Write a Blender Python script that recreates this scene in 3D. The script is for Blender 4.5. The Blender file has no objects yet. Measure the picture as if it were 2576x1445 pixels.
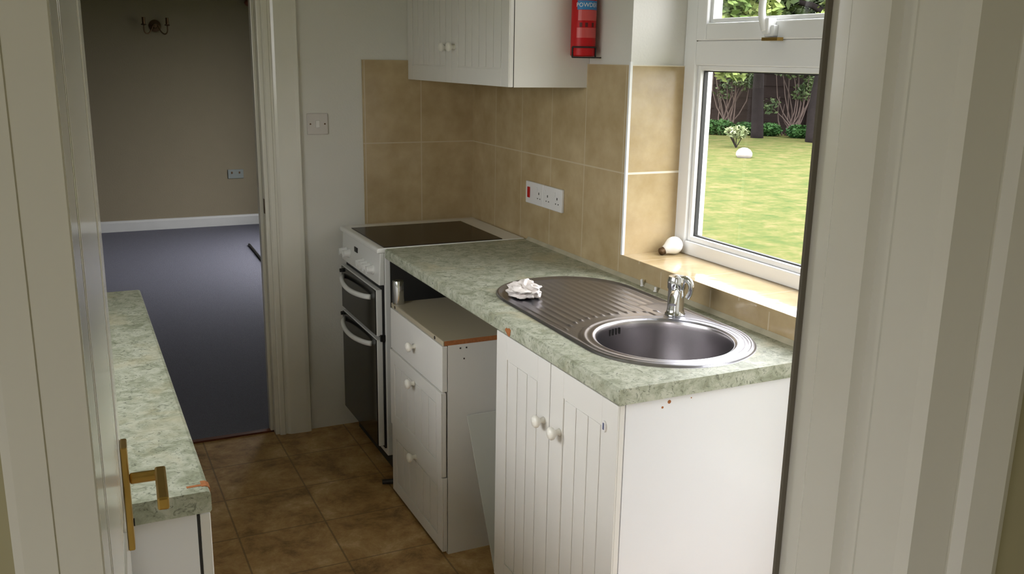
import bpy, math, random
from mathutils import Vector, Matrix, noise
C = bpy.context.scene.collection
SC = bpy.context.scene
random.seed(7)

# ------------------------------------------------------------ camera
CAMP = Vector((-1.64494, -3.83401, 1.60989))
FW = Vector((0.42154, 0.87463, -0.23943)); RT = Vector((0.90246, -0.43047, 0.01638)); UP = Vector((0.08874, 0.22298, 0.97078))
cam_d = bpy.data.cameras.new('camera'); cam = bpy.data.objects.new('camera', cam_d); C.objects.link(cam)
cam_d.sensor_width = 36; cam_d.sensor_fit = 'HORIZONTAL'; cam_d.lens = 2326.9 / 2576 * 36
cam_d.clip_start = 0.02; cam_d.clip_end = 300
cam.matrix_world = Matrix(((RT.x, UP.x, -FW.x, CAMP.x), (RT.y, UP.y, -FW.y, CAMP.y), (RT.z, UP.z, -FW.z, CAMP.z), (0, 0, 0, 1)))
SC.camera = cam

# ------------------------------------------------------------ world, sun, exposure
w = bpy.data.worlds.new('sky'); SC.world = w; w.use_nodes = True
wn = w.node_tree.nodes; wl = w.node_tree.links; wn.clear()
tc = wn.new('ShaderNodeTexCoord'); sp = wn.new('ShaderNodeSeparateXYZ'); rp = wn.new('ShaderNodeValToRGB')
bgn = wn.new('ShaderNodeBackground'); wo = wn.new('ShaderNodeOutputWorld')
wl.new(tc.outputs['Generated'], sp.inputs[0]); wl.new(sp.outputs['Z'], rp.inputs[0])
rp.color_ramp.elements[0].position = 0.0; rp.color_ramp.elements[0].color = (0.42, 0.40, 0.405, 1)
rp.color_ramp.elements[1].position = 0.85; rp.color_ramp.elements[1].color = (0.98, 0.945, 0.97, 1)
wl.new(rp.outputs[0], bgn.inputs[0]); bgn.inputs[1].default_value = 15.5
wl.new(bgn.outputs[0], wo.inputs[0])
sun_d = bpy.data.lights.new('sun', 'SUN'); sun = bpy.data.objects.new('sun', sun_d); C.objects.link(sun)
sun_d.energy = 1.5; sun_d.angle = math.radians(8); sun_d.color = (1, .95, .82)
sun.rotation_euler = (math.radians(8), math.radians(-42), 0)
def portal(name, loc, rot, sx, sy):
    d = bpy.data.lights.new(name, 'AREA'); d.shape = 'RECTANGLE'; d.size = sx; d.size_y = sy
    d.cycles.is_portal = True
    o = bpy.data.objects.new(name, d); C.objects.link(o); o.location = loc; o.rotation_euler = rot
H = math.pi / 2
portal('daylight_kitchen_window', (0.36, -1.70, 1.55), (0, H, 0), 1.15, 0.85)
portal('daylight_added_door', (0.36, -2.70, 1.10), (0, H, 0), 2.0, 0.72)
portal('daylight_added_living_window', (.66, 3.50, 1.10), (0, H, 0), 1.95, 1.9)
portal('daylight_added_side_window', (-2.20, -1.90, 1.52), (0, -H, 0), .96, 1.4)
portal('daylight_added_hall_window', (-2.9, -4.9, 1.45), (0, -H, 0), 1.3, 1.5)  # all portals but the kitchen window's serve added, unseen openings
SC.view_settings.view_transform = 'Standard'; SC.view_settings.look = 'None'
SC.view_settings.exposure = 0.0; SC.view_settings.gamma = 1.0; SC.view_settings.use_curve_mapping = False
SC.cycles.max_bounces = 10; SC.cycles.diffuse_bounces = 6; SC.cycles.glossy_bounces = 4; SC.cycles.transparent_max_bounces = 16
SC.cycles.sample_clamp_indirect = 8; SC.cycles.caustics_reflective = False; SC.cycles.caustics_refractive = False
SC.cycles.use_denoising = True

# ------------------------------------------------------------ materials
MATS = {}
def base_mat(name):
    m = bpy.data.materials.new(name); m.use_nodes = True; nt = m.node_tree
    return m, nt, nt.nodes['Principled BSDF']
def mat(name, col, rough=.5, metal=0.0, var=0.06, scale=8.0, bump=0.0, bscale=60.0, coat=0.0, spec=.5, stretch=None):
    if name in MATS: return MATS[name]
    m, nt, b = base_mat(name); N = nt.nodes; L = nt.links
    b.inputs['Roughness'].default_value = rough; b.inputs['Metallic'].default_value = metal
    b.inputs['Specular IOR Level'].default_value = spec; b.inputs['Coat Weight'].default_value = coat
    b.inputs['Coat Roughness'].default_value = .08
    tcn = N.new('ShaderNodeTexCoord'); mp = N.new('ShaderNodeMapping'); L.new(tcn.outputs['Object'], mp.inputs[0])
    if stretch: mp.inputs['Scale'].default_value = stretch
    nz = N.new('ShaderNodeTexNoise'); nz.inputs['Scale'].default_value = scale; nz.inputs['Detail'].default_value = 4
    L.new(mp.outputs[0], nz.inputs['Vector'])
    mx = N.new('ShaderNodeMix'); mx.data_type = 'RGBA'
    mx.inputs[6].default_value = tuple(c * (1 - var) for c in col) + (1,)
    mx.inputs[7].default_value = tuple(min(1, c * (1 + var)) for c in col) + (1,)
    L.new(nz.outputs[0], mx.inputs[0]); L.new(mx.outputs[2], b.inputs['Base Color'])
    if bump:
        n2 = N.new('ShaderNodeTexNoise'); n2.inputs['Scale'].default_value = bscale; L.new(mp.outputs[0], n2.inputs['Vector'])
        bp = N.new('ShaderNodeBump'); bp.inputs['Strength'].default_value = bump; bp.inputs['Distance'].default_value = .01
        L.new(n2.outputs[0], bp.inputs['Height']); L.new(bp.outputs[0], b.inputs['Normal'])
    MATS[name] = m; return m
def math_n(N, op, a=None, b=None):
    n = N.new('ShaderNodeMath'); n.operation = op
    if isinstance(a, (int, float)): n.inputs[0].default_value = a
    if isinstance(b, (int, float)): n.inputs[1].default_value = b
    return n
def grid_factor(nt, specs, half):
    """1 on grout lines; specs: list of (axis, pitch, offset); world positions"""
    N, L = nt.nodes, nt.links
    g = N.new('ShaderNodeNewGeometry'); s = N.new('ShaderNodeSeparateXYZ'); L.new(g.outputs['Position'], s.inputs[0])
    out = None
    for ax, pitch, off in specs:
        a = math_n(N, 'SUBTRACT', None, off); L.new(s.outputs['XYZ'.index(ax)], a.inputs[0])
        d = math_n(N, 'DIVIDE', None, pitch); L.new(a.outputs[0], d.inputs[0])
        r = math_n(N, 'ROUND'); L.new(d.outputs[0], r.inputs[0])
        e = math_n(N, 'SUBTRACT'); L.new(d.outputs[0], e.inputs[0]); L.new(r.outputs[0], e.inputs[1])
        f = math_n(N, 'ABSOLUTE'); L.new(e.outputs[0], f.inputs[0])
        h = math_n(N, 'LESS_THAN', None, half / pitch); L.new(f.outputs[0], h.inputs[0])
        if out is None: out = h
        else:
            m = math_n(N, 'MAXIMUM'); L.new(out.outputs[0], m.inputs[0]); L.new(h.outputs[0], m.inputs[1]); out = m
    return out, g
def tile_mat(name, specs, half=.0022, rough=.22, grout=(.53, .44, .30, 1)):
    m, nt, b = base_mat(name); N, L = nt.nodes, nt.links
    fac, g = grid_factor(nt, specs, half)
    nz = N.new('ShaderNodeTexNoise'); nz.inputs['Scale'].default_value = 9; nz.inputs['Detail'].default_value = 6; nz.inputs['Roughness'].default_value = .6
    L.new(g.outputs['Position'], nz.inputs['Vector'])
    r = N.new('ShaderNodeValToRGB'); r.color_ramp.elements[0].position = .3; r.color_ramp.elements[1].position = .72
    r.color_ramp.elements[0].color = (.38, .28, .145, 1); r.color_ramp.elements[1].color = (.50, .395, .235, 1)
    L.new(nz.outputs[0], r.inputs[0])
    mx = N.new('ShaderNodeMix'); mx.data_type = 'RGBA'; mx.inputs[7].default_value = grout
    L.new(fac.outputs[0], mx.inputs[0]); L.new(r.outputs[0], mx.inputs[6]); L.new(mx.outputs[2], b.inputs['Base Color'])
    b.inputs['Roughness'].default_value = rough
    n2 = N.new('ShaderNodeTexNoise'); n2.inputs['Scale'].default_value = 14; L.new(g.outputs['Position'], n2.inputs['Vector'])
    s = math_n(N, 'SUBTRACT'); L.new(n2.outputs[0], s.inputs[0]); L.new(fac.outputs[0], s.inputs[1])
    bp = N.new('ShaderNodeBump'); bp.inputs['Strength'].default_value = .35; bp.inputs['Distance'].default_value = .004
    L.new(s.outputs[0], bp.inputs['Height']); L.new(bp.outputs[0], b.inputs['Normal'])
    return m
def worktop_mat():
    m, nt, b = base_mat('green marbled laminate'); N, L = nt.nodes, nt.links
    g = N.new('ShaderNodeNewGeometry')
    def nz(scale, det, dist):
        n = N.new('ShaderNodeTexNoise'); n.inputs['Scale'].default_value = scale; n.inputs['Detail'].default_value = det
        n.inputs['Distortion'].default_value = dist; n.inputs['Roughness'].default_value = .65
        L.new(g.outputs['Position'], n.inputs['Vector']); return n
    a = nz(26, 8, .9); c = nz(58, 6, 2.2); d = nz(7, 3, .4)
    r1 = N.new('ShaderNodeValToRGB'); e = r1.color_ramp
    e.elements[0].position = .36; e.elements[0].color = (.26, .28, .20, 1)
    e.elements[1].position = .60; e.elements[1].color = (.49, .51, .42, 1)
    k = e.elements.new(.48); k.color = (.38, .40, .31, 1)
    L.new(a.outputs[0], r1.inputs[0])
    r2 = N.new('ShaderNodeValToRGB'); e = r2.color_ramp
    e.elements[0].position = .36; e.elements[0].color = (1, 1, 1, 1); e.elements[1].position = .46; e.elements[1].color = (0, 0, 0, 1)
    L.new(c.outputs[0], r2.inputs[0])
    mx = N.new('ShaderNodeMix'); mx.data_type = 'RGBA'; mx.inputs[7].default_value = (.11, .125, .09, 1)
    mm = math_n(N, 'MULTIPLY', None, .75); L.new(r2.outputs[0], mm.inputs[0])
    L.new(mm.outputs[0], mx.inputs[0]); L.new(r1.outputs[0], mx.inputs[6])
    mx2 = N.new('ShaderNodeMix'); mx2.data_type = 'RGBA'; mx2.inputs[7].default_value = (.50, .45, .30, 1)
    r3 = N.new('ShaderNodeValToRGB'); r3.color_ramp.elements[0].position = .55; r3.color_ramp.elements[1].position = .7
    r3.color_ramp.elements[1].color = (.5, .5, .5, 1); L.new(d.outputs[0], r3.inputs[0])
    L.new(r3.outputs[0], mx2.inputs[0]); L.new(mx.outputs[2], mx2.inputs[6]); L.new(mx2.outputs[2], b.inputs['Base Color'])
    b.inputs['Roughness'].default_value = .48; b.inputs['Specular IOR Level'].default_value = .32
    return m
def floor_mat():
    m, nt, b = base_mat('brown stone effect vinyl'); N, L = nt.nodes, nt.links
    fac, g = grid_factor(nt, [('X', .30, -.93), ('Y', .30, -.25)], .003)
    n = N.new('ShaderNodeTexNoise'); n.inputs['Scale'].default_value = 6; n.inputs['Detail'].default_value = 9; n.inputs['Roughness'].default_value = .75; n.inputs['Distortion'].default_value = .25
    L.new(g.outputs['Position'], n.inputs['Vector'])
    r = N.new('ShaderNodeValToRGB'); e = r.color_ramp
    e.elements[0].position = .34; e.elements[0].color = (.18, .095, .030, 1); e.elements[1].position = .68; e.elements[1].color = (.72, .52, .28, 1)
    k = e.elements.new(.48); k.color = (.44, .26, .10, 1); k = e.elements.new(.57); k.color = (.54, .35, .15, 1)
    L.new(n.outputs[0], r.inputs[0])
    mx = N.new('ShaderNodeMix'); mx.data_type = 'RGBA'; mx.inputs[7].default_value = (.13, .085, .04, 1)
    f = math_n(N, 'MULTIPLY', None, .6); L.new(fac.outputs[0], f.inputs[0]); L.new(f.outputs[0], mx.inputs[0])
    L.new(r.outputs[0], mx.inputs[6]); L.new(mx.outputs[2], b.inputs['Base Color']); b.inputs['Roughness'].default_value = .42
    return m
def lawn_mat():
    m, nt, b = base_mat('dry mown grass'); N, L = nt.nodes, nt.links
    g = N.new('ShaderNodeNewGeometry'); mp = N.new('ShaderNodeMapping'); L.new(g.outputs['Position'], mp.inputs[0])
    n = N.new('ShaderNodeTexNoise'); n.inputs['Scale'].default_value = 3.4; n.inputs['Detail'].default_value = 10; n.inputs['Roughness'].default_value = .75
    L.new(mp.outputs[0], n.inputs['Vector'])
    r = N.new('ShaderNodeValToRGB'); e = r.color_ramp
    e.elements[0].position = .36; e.elements[0].color = (.030, .048, .012, 1); e.elements[1].position = .66; e.elements[1].color = (.092, .076, .034, 1)
    k = e.elements.new(.5); k.color = (.055, .061, .018, 1)
    L.new(n.outputs[0], r.inputs[0]); L.new(r.outputs[0], b.inputs['Base Color']); b.inputs['Roughness'].default_value = 1; b.inputs['Specular IOR Level'].default_value = .05
    return m
def glass_mat():
    m = bpy.data.materials.new('window glass'); m.use_nodes = True; N, L = m.node_tree.nodes, m.node_tree.links; N.clear()
    o = N.new('ShaderNodeOutputMaterial'); mx = N.new('ShaderNodeMixShader'); t = N.new('ShaderNodeBsdfTransparent'); gl = N.new('ShaderNodeBsdfGlossy')
    f = N.new('ShaderNodeFresnel'); f.inputs[0].default_value = 1.28; gl.inputs['Roughness'].default_value = 0.02
    t.inputs[0].default_value = (.95, .97, .96, 1)
    gg = N.new('ShaderNodeNewGeometry'); iv = math_n(N, 'SUBTRACT', 1.0); L.new(gg.outputs['Backfacing'], iv.inputs[1])
    mu = math_n(N, 'MULTIPLY'); L.new(f.outputs[0], mu.inputs[0]); L.new(iv.outputs[0], mu.inputs[1])
    L.new(mu.outputs[0], mx.inputs[0]); L.new(t.outputs[0], mx.inputs[1]); L.new(gl.outputs[0], mx.inputs[2]); L.new(mx.outputs[0], o.inputs[0])
    return m
def leaf_mat(name, a, b_):
    m, nt, b = base_mat(name); N, L = nt.nodes, nt.links
    g = N.new('ShaderNodeNewGeometry'); n = N.new('ShaderNodeTexNoise'); n.inputs['Scale'].default_value = 2.0; n.inputs['Detail'].default_value = 5
    L.new(g.outputs['Position'], n.inputs['Vector'])
    r = N.new('ShaderNodeValToRGB'); r.color_ramp.elements[0].position = .38; r.color_ramp.elements[1].position = .62
    r.color_ramp.elements[0].color = a + (1,); r.color_ramp.elements[1].color = b_ + (1,)
    L.new(n.outputs[0], r.inputs[0]); L.new(r.outputs[0], b.inputs['Base Color']); b.inputs['Roughness'].default_value = .7; b.inputs['Specular IOR Level'].default_value = .2
    return m
WALL = mat('white emulsion', (.67, .665, .63), .75, var=.02, bump=.08, bscale=120)
CEIL = mat('ceiling paint', (.72, .72, .70), .8, var=.02)
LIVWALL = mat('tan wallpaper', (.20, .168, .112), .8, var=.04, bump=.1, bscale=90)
HALLWALL = mat('olive hall paint', (.36, .33, .20), .75, var=.03)
GLOSS = mat('white gloss paint', (.70, .69, .63), .20, var=.03, bump=.05, bscale=25, coat=.3)
DOORP = mat('white door gloss', (.56, .55, .50), .2, var=.02, bump=.02, bscale=14, coat=.25)
UPVC = mat('white upvc', (.78, .79, .80), .25, var=.01)
CAB = mat('white cabinet foil', (.74, .73, .70), .34, var=.02, bump=.03, bscale=40)
CABEND = mat('white melamine panel', (.79, .80, .83), .30, var=.01)
CREAM = mat('shaded cream melamine', (.42, .37, .27), .4, var=.04)  # darkened to carry the worktop's shadow on the drawer unit top
CHIP = mat('raw chipboard', (.36, .13, .04), .9, var=.35, scale=160)
DGAP = mat('dark gasket and gap shade', (.02, .02, .02), .6)  # also fills door gaps to imitate their shade
JSTRIP = mat('grey brown strip', (.13, .115, .09), .7)
ENAM = mat('white enamel', (.74, .75, .74), .22, var=.01)
BLACKG = mat('black glass', (.006, .006, .006), .10, var=.1, spec=.4)
HOB = mat('brown black ceramic', (.012, .007, .004), .22, var=.2, spec=.12)
BLACK = mat('black plastic', (.012, .012, .012), .5)
STEEL = mat('brushed steel', (.47, .465, .52), .30, 1.0, var=.06, scale=60, bump=.04, bscale=80, stretch=(1, .1, 1))
BSTEEL = mat('polished bowl steel', (.48, .46, .475), .27, 1.0, var=.05, bump=.02, bscale=90, stretch=(1, 1, .1))
CHROME = mat('chrome', (.80, .82, .84), .07, 1.0, var=.01)
BRASS = mat('brass', (.50, .33, .10), .30, 1.0, var=.15, scale=30)
DBRASS = mat('dark brass', (.10, .06, .03), .4, .8, var=.2)
PLAST = mat('white plastic', (.72, .71, .70), .35, var=.01)
RED = mat('red enamel', (.50, .008, .012), .4, var=.05, spec=.25)
LRED = mat('pale red label', (.60, .08, .08), .35, var=.1)
DRED = mat('dark red mark', (.10, .005, .006), .5)
BLUE = mat('blue label', (.03, .22, .55), .5, var=.1)
WHITEP = mat('white print', (.85, .85, .85), .5)
REDSW = mat('red rocker', (.45, .005, .005), .3)
RAG = mat('grubby white cloth', (.86, .80, .78), .9, var=.06, scale=30, bump=.1, bscale=200)
BULB = mat('opal glass', (.86, .87, .88), .15, var=.01, coat=.5)
CARPET = mat('blue grey carpet', (.12, .12, .155), .95, var=.25, scale=140, bump=.6, bscale=300)
WOODD = mat('dark red wood', (.12, .03, .012), .5, var=.3)
BARK = mat('bark', (.014, .011, .011), .9, var=.4, scale=6, bump=.6, bscale=20, spec=.1)
BRANCH = mat('pale branch bark', (.075, .052, .045), .9, var=.4, scale=6)
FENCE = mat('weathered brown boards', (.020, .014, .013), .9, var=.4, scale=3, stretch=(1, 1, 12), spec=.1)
ROCK = mat('pale stone', (.26, .235, .23), .8, var=.1)
KNOB = mat('cream knob', (.84, .82, .76), .3, var=.03)
TILB = tile_mat('beige wall tiles back', [('X', .25, 0), ('Z', .3456, 1.2528)])
TILR = tile_mat('beige wall tiles side', [('Y', .25, -.005), ('Z', .3456, 1.2528)])
TILV = tile_mat('beige reveal tiles', [('Z', .3456, 1.2528)], .0035, .22, (.74, .69, .58, 1))
TILS = tile_mat('beige sill tiles', [('Y', .25, -.13)], .0025, .10)
WT = worktop_mat(); FLOOR = floor_mat(); LAWN = lawn_mat(); GLASS = glass_mat()
LEAF1 = leaf_mat('dull green leaves', (.03, .05, .02), (.08, .11, .04))
LEAF2 = leaf_mat('bright leaves', (.06, .10, .022), (.20, .24, .075))
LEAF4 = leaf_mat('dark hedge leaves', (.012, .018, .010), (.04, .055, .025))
LEAF3 = leaf_mat('ivy leaves', (.015, .05, .012), (.035, .09, .02))

# ------------------------------------------------------------ mesh helper
class MB:
    def __init__(s): s.v = []; s.f = []; s.m = []; s.mi = 0
    def add(s, vs, fs):
        o = len(s.v); s.v += [tuple(a) for a in vs]; s.f += [tuple(i + o for i in f) for f in fs]; s.m += [s.mi] * len(fs); return s
    def mat(s, i): s.mi = i; return s
    def box(s, x0, x1, y0, y1, z0, z1):
        x0, x1 = min(x0, x1), max(x0, x1); y0, y1 = min(y0, y1), max(y0, y1); z0, z1 = min(z0, z1), max(z0, z1)
        return s.add([(x0, y0, z0), (x1, y0, z0), (x1, y1, z0), (x0, y1, z0), (x0, y0, z1), (x1, y0, z1), (x1, y1, z1), (x0, y1, z1)],
                     [(0, 3, 2, 1), (4, 5, 6, 7), (0, 1, 5, 4), (1, 2, 6, 5), (2, 3, 7, 6), (3, 0, 4, 7)])
    def prism(s, poly, a, b, axis='z'):
        """poly in the two other axes (x,y)/(x,z)/(y,z), extruded from a to b"""
        n = len(poly)
        def P(u, v, t): return {'z': (u, v, t), 'y': (u, t, v), 'x': (t, u, v)}[axis]
        vs = [P(u, v, a) for u, v in poly] + [P(u, v, b) for u, v in poly]
        return s.add(vs, [tuple(range(n))[::-1], tuple(range(n, 2 * n))] + [(i, (i + 1) % n, n + (i + 1) % n, n + i) for i in range(n)])
    def lathe(s, prof, c, axis='z', seg=32, cap=True):
        """prof [(r,h)...] about an axis through c"""
        c = Vector(c); d = {'x': Vector((1, 0, 0)), 'y': Vector((0, 1, 0)), 'z': Vector((0, 0, 1))}[axis] if isinstance(axis, str) else Vector(axis).normalized()
        t = Vector((0, 0, 1)) if abs(d.z) < .9 else Vector((1, 0, 0)); u = d.cross(t).normalized(); v = d.cross(u)
        vs = [c + d * h + (u * math.cos(2 * math.pi * k / seg) + v * math.sin(2 * math.pi * k / seg)) * r for r, h in prof for k in range(seg)]
        fs = [(i * seg + k, i * seg + (k + 1) % seg, (i + 1) * seg + (k + 1) % seg, (i + 1) * seg + k) for i in range(len(prof) - 1) for k in range(seg)]
        if cap and prof[0][0] > 1e-6: fs.append(tuple(range(seg))[::-1])
        if cap and prof[-1][0] > 1e-6: fs.append(tuple((len(prof) - 1) * seg + k for k in range(seg)))
        return s.add(vs, fs)
    def tube(s, pts, r, seg=12, smooth=0):
        pts = [Vector(p) for p in pts]
        for _ in range(smooth):
            q = [pts[0]]
            for a, b in zip(pts, pts[1:]): q += [a.lerp(b, .25), a.lerp(b, .75)]
            pts = q + [pts[-1]]
        n = len(pts); vs = []
        rr = r if isinstance(r, (list, tuple)) else None
        prev = None
        for i, p in enumerate(pts):
            d = (pts[min(i + 1, n - 1)] - pts[max(i - 1, 0)]).normalized()
            if prev is None: t = Vector((0, 0, 1)) if abs(d.z) < .9 else Vector((1, 0, 0)); u = d.cross(t).normalized()
            else: u = (prev - d * prev.dot(d)).normalized()
            prev = u; v = d.cross(u)
            ri = (rr[0] + (rr[1] - rr[0]) * i / (n - 1)) if rr else r
            vs += [p + (u * math.cos(2 * math.pi * k / seg) + v * math.sin(2 * math.pi * k / seg)) * ri for k in range(seg)]
        fs = [(i * seg + k, i * seg + (k + 1) % seg, (i + 1) * seg + (k + 1) % seg, (i + 1) * seg + k) for i in range(n - 1) for k in range(seg)]
        fs += [tuple(range(seg))[::-1], tuple((n - 1) * seg + k for k in range(seg))]
        return s.add(vs, fs)
    def build(s, name, mats, parent=None, bevel=0, smooth=False, seg=2, org=None):
        me = bpy.data.meshes.new(name)
        o0 = Vector(ORG.get(parent.name, (0, 0, 0))) if parent is not None else Vector(org or (0, 0, 0))
        me.from_pydata([tuple(Vector(v) - o0) for v in s.v], [], s.f); me.update()
        for m_ in (mats if isinstance(mats, list) else [mats]): me.materials.append(m_)
        me.polygons.foreach_set('material_index', s.m)
        import bmesh
        bm = bmesh.new(); bm.from_mesh(me); bmesh.ops.recalc_face_normals(bm, faces=bm.faces); bm.to_mesh(me); bm.free()
        if smooth: me.shade_smooth()
        o = bpy.data.objects.new(name, me); C.objects.link(o)
        if parent is not None: o.parent = parent; ORG[o.name] = tuple(o0)
        else: o.location = o0; ORG[o.name] = tuple(o0)
        if bevel:
            b = o.modifiers.new('bevel', 'BEVEL'); b.width = bevel; b.segments = seg; b.limit_method = 'ANGLE'; b.angle_limit = math.radians(40)
            b.harden_normals = False
        if smooth and smooth != 'all':
            try:
                me.set_sharp_from_angle(angle=math.radians(38))
            except Exception: pass
        return o
ORG = {}
def thing(name, label, cat, loc=(0, 0, 0), group=None, rot=0):
    o = bpy.data.objects.new(name, None); C.objects.link(o); o.location = loc; o.rotation_euler = (0, 0, rot); o.empty_display_size = .05
    ORG[o.name] = tuple(loc)
    if label: o['label'] = label
    if cat: o['category'] = cat
    if group: o['group'] = group
    return o
def tag(o, label, cat, group=None, kind=None):
    o['label'] = label; o['category'] = cat
    if group: o['group'] = group
    if kind: o['kind'] = kind
    return o
def struct(o, label=None, cat=None):
    o['kind'] = 'structure'
    if label: o['label'] = label
    if cat: o['category'] = cat
    return o
def sroot(name, label, cat, loc=(0, 0, 0)):
    o = thing(name, label, cat, loc); o['kind'] = 'structure'; return o

# key dimensions
YR, REV, ZS, ZT = -1.2685, .20, .983, 1.598
YN, YN2 = -3.077, -3.245      # near wall, kitchen side and hall side
XJ, XH = -.919, -1.6465        # right and left jamb faces of the near doorway
WY0, WY1 = -2.15, YR          # window opening
WZ1 = 2.12

# ------------------------------------------------------------ room shell
b = MB(); b.box(-2.12, .32, -3.25, .045, -.06, 0); struct(b.build('floor', FLOOR), 'brown mottled stone effect vinyl kitchen floor laid in squares', 'floor')
b = MB(); b.box(-3.3, .64, .05, 5.45, -.055, .004); b.mat(1).box(-1.75, -.9, .035, .062, 0.0, .008)
struct(b.build('floor_carpet', [CARPET, WOODD]), 'blue grey carpet of the room beyond the far doorway', 'floor')
b = MB(); b.box(-3.05, .32, -6.0, -3.25, -.06, 0); struct(b.build('floor_hall', HALLWALL), 'hall floor on the near side of the doorway', 'floor')
b = MB(); b.box(-3.3, .42, -6.1, .0, 2.4, 2.5).box(-3.3, .64, 0, 5.45, 2.4, 2.5); struct(b.build('ceiling', CEIL), 'white ceiling above the rooms', 'ceiling')
# back wall with doorway x -1.70..-.93
b = MB(); b.box(-.90, .0, 0, .12, 0, 2.4).box(-2.12, -1.73, 0, .12, 0, 2.4).box(-1.73, -.90, 0, .12, 2.03, 2.4)
wb = struct(b.build('wall_back', WALL), 'white painted far kitchen wall beside the open doorway', 'wall')
b = MB(); b.box(-.5085, -.004, -.008, 0, .86, ZT); t = b.build('tiles', TILB, wb)
# living side skin
b = MB(); b.box(-3.3, -1.73, .12, .14, 0, 2.4).box(-.90, .5, .12, .14, 0, 2.4).box(-1.73, -.9, .12, .14, 2.03, 2.4).box(.32, .64, 0, .12, 0, 2.4)
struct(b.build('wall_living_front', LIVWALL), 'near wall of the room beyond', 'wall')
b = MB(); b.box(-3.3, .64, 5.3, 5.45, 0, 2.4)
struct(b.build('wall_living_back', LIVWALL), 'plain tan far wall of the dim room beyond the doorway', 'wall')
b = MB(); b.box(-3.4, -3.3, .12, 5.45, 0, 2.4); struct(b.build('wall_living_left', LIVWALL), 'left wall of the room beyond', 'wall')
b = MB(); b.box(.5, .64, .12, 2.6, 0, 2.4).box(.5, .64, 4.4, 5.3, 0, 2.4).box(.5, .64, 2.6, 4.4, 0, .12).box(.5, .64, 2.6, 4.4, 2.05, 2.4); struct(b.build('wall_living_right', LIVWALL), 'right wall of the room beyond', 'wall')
b = MB(); b.prism([(5.3, .004), (5.282, .004), (5.282, .085), (5.288, .10), (5.3, .104)], -3.3, .5, 'x')
struct(b.build('baseboard_living', mat('dulled white paint', (.46, .46, .45), .4)), 'white skirting board along the far tan wall', 'baseboard')
# left kitchen wall
b = MB(); b.box(-2.12, -2.02, -3.077, -2.6, 0, 2.4).box(-2.12, -2.02, -1.2, 0, 0, 2.4).box(-2.12, -2.02, -2.6, -1.2, 0, 1.05).box(-2.12, -2.02, -2.6, -1.2, 2.0, 2.4); struct(b.build('wall_left', WALL), 'left kitchen wall behind the open door', 'wall')
# right (window) wall, added unseen glazed back door further along
b = MB()
b.box(0, .32, WY1, 0, 0, 2.4).box(0, .32, WY0, WY1, 0, ZS - .012).box(0, .32, WY0, WY1, WZ1, 2.4)
b.box(0, .32, -2.30, WY0, 0, 2.4).box(0, .32, -3.02, -2.30, 2.05, 2.4).box(0, .32, -3.25, -3.02, 0, 2.4)
wr = struct(b.build('wall_right', WALL), 'white window wall to the right above the worktop', 'wall')
b = MB(); b.box(-.008, 0, YR, -.008, .86, ZT).box(-.008, 0, -2.25, YR, .86, ZS - .010); b.build('tiles', TILR, wr)
b = MB(); b.box(0, REV, YR - .008, YR, ZS, ZT); b.build('reveal_tiles', TILV, wr)
b = MB(); b.box(-.008, REV + .02, WY0, YR, ZS - .012, ZS); b.build('sill_tiles', TILS, wr, bevel=.002)
b = MB(); b.box(-.010, -.001, YR - .010, YR - .001, ZS, ZT + .01); b.build('tile_trim', UPVC, wr)['label'] = 'white corner trim of the tiled reveal'
b = MB(); b.box(-.006, 0, YR - .006, YR, ZT + .01, 2.4); b.build('plaster_corner', WALL, wr)
# near wall with doorway
b = MB(); b.box(XJ + .02, 0, YN2 + .012, YN, 0, 2.4).box(-2.12, XH - .02, YN2 + .012, YN, 0, 2.4).box(XH - .02, XJ + .02, YN2 + .012, YN, 2.04, 2.4)
struct(b.build('wall_front', WALL), 'near kitchen wall around the doorway', 'wall')
# hall
b = MB(); b.box(XJ + .02, .6, YN2, YN2 + .012, 0, 2.4).box(-3.05, XH - .02, YN2, YN2 + .012, 0, 2.4).box(XH - .02, XJ + .02, YN2, YN2 + .012, 2.04, 2.4)
struct(b.build('wall_hall_front', HALLWALL), 'olive painted hall wall at the right edge of the view', 'wall')
b = MB(); b.box(.3, .4, -6.0, -3.25, 0, 2.4); struct(b.build('wall_hall_right', HALLWALL), 'right hall wall', 'wall')
b = MB(); b.box(-3.05, .3, -6.1, -6.0, 0, 2.4); struct(b.build('wall_hall_back', HALLWALL), 'hall wall behind the viewer', 'wall')
b = MB(); b.box(-3.15, -3.05, -6.0, -3.25, 0, .8).box(-3.15, -3.05, -6.0, -3.25, 2.1, 2.4).box(-3.15, -3.05, -6.0, -5.5, .8, 2.1).box(-3.15, -3.05, -4.3, -3.25, .8, 2.1)
struct(b.build('wall_hall_left', HALLWALL), 'left hall wall with an unseen window opening added for daylight', 'wall')  # window hole added out of view to brighten the hall

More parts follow.
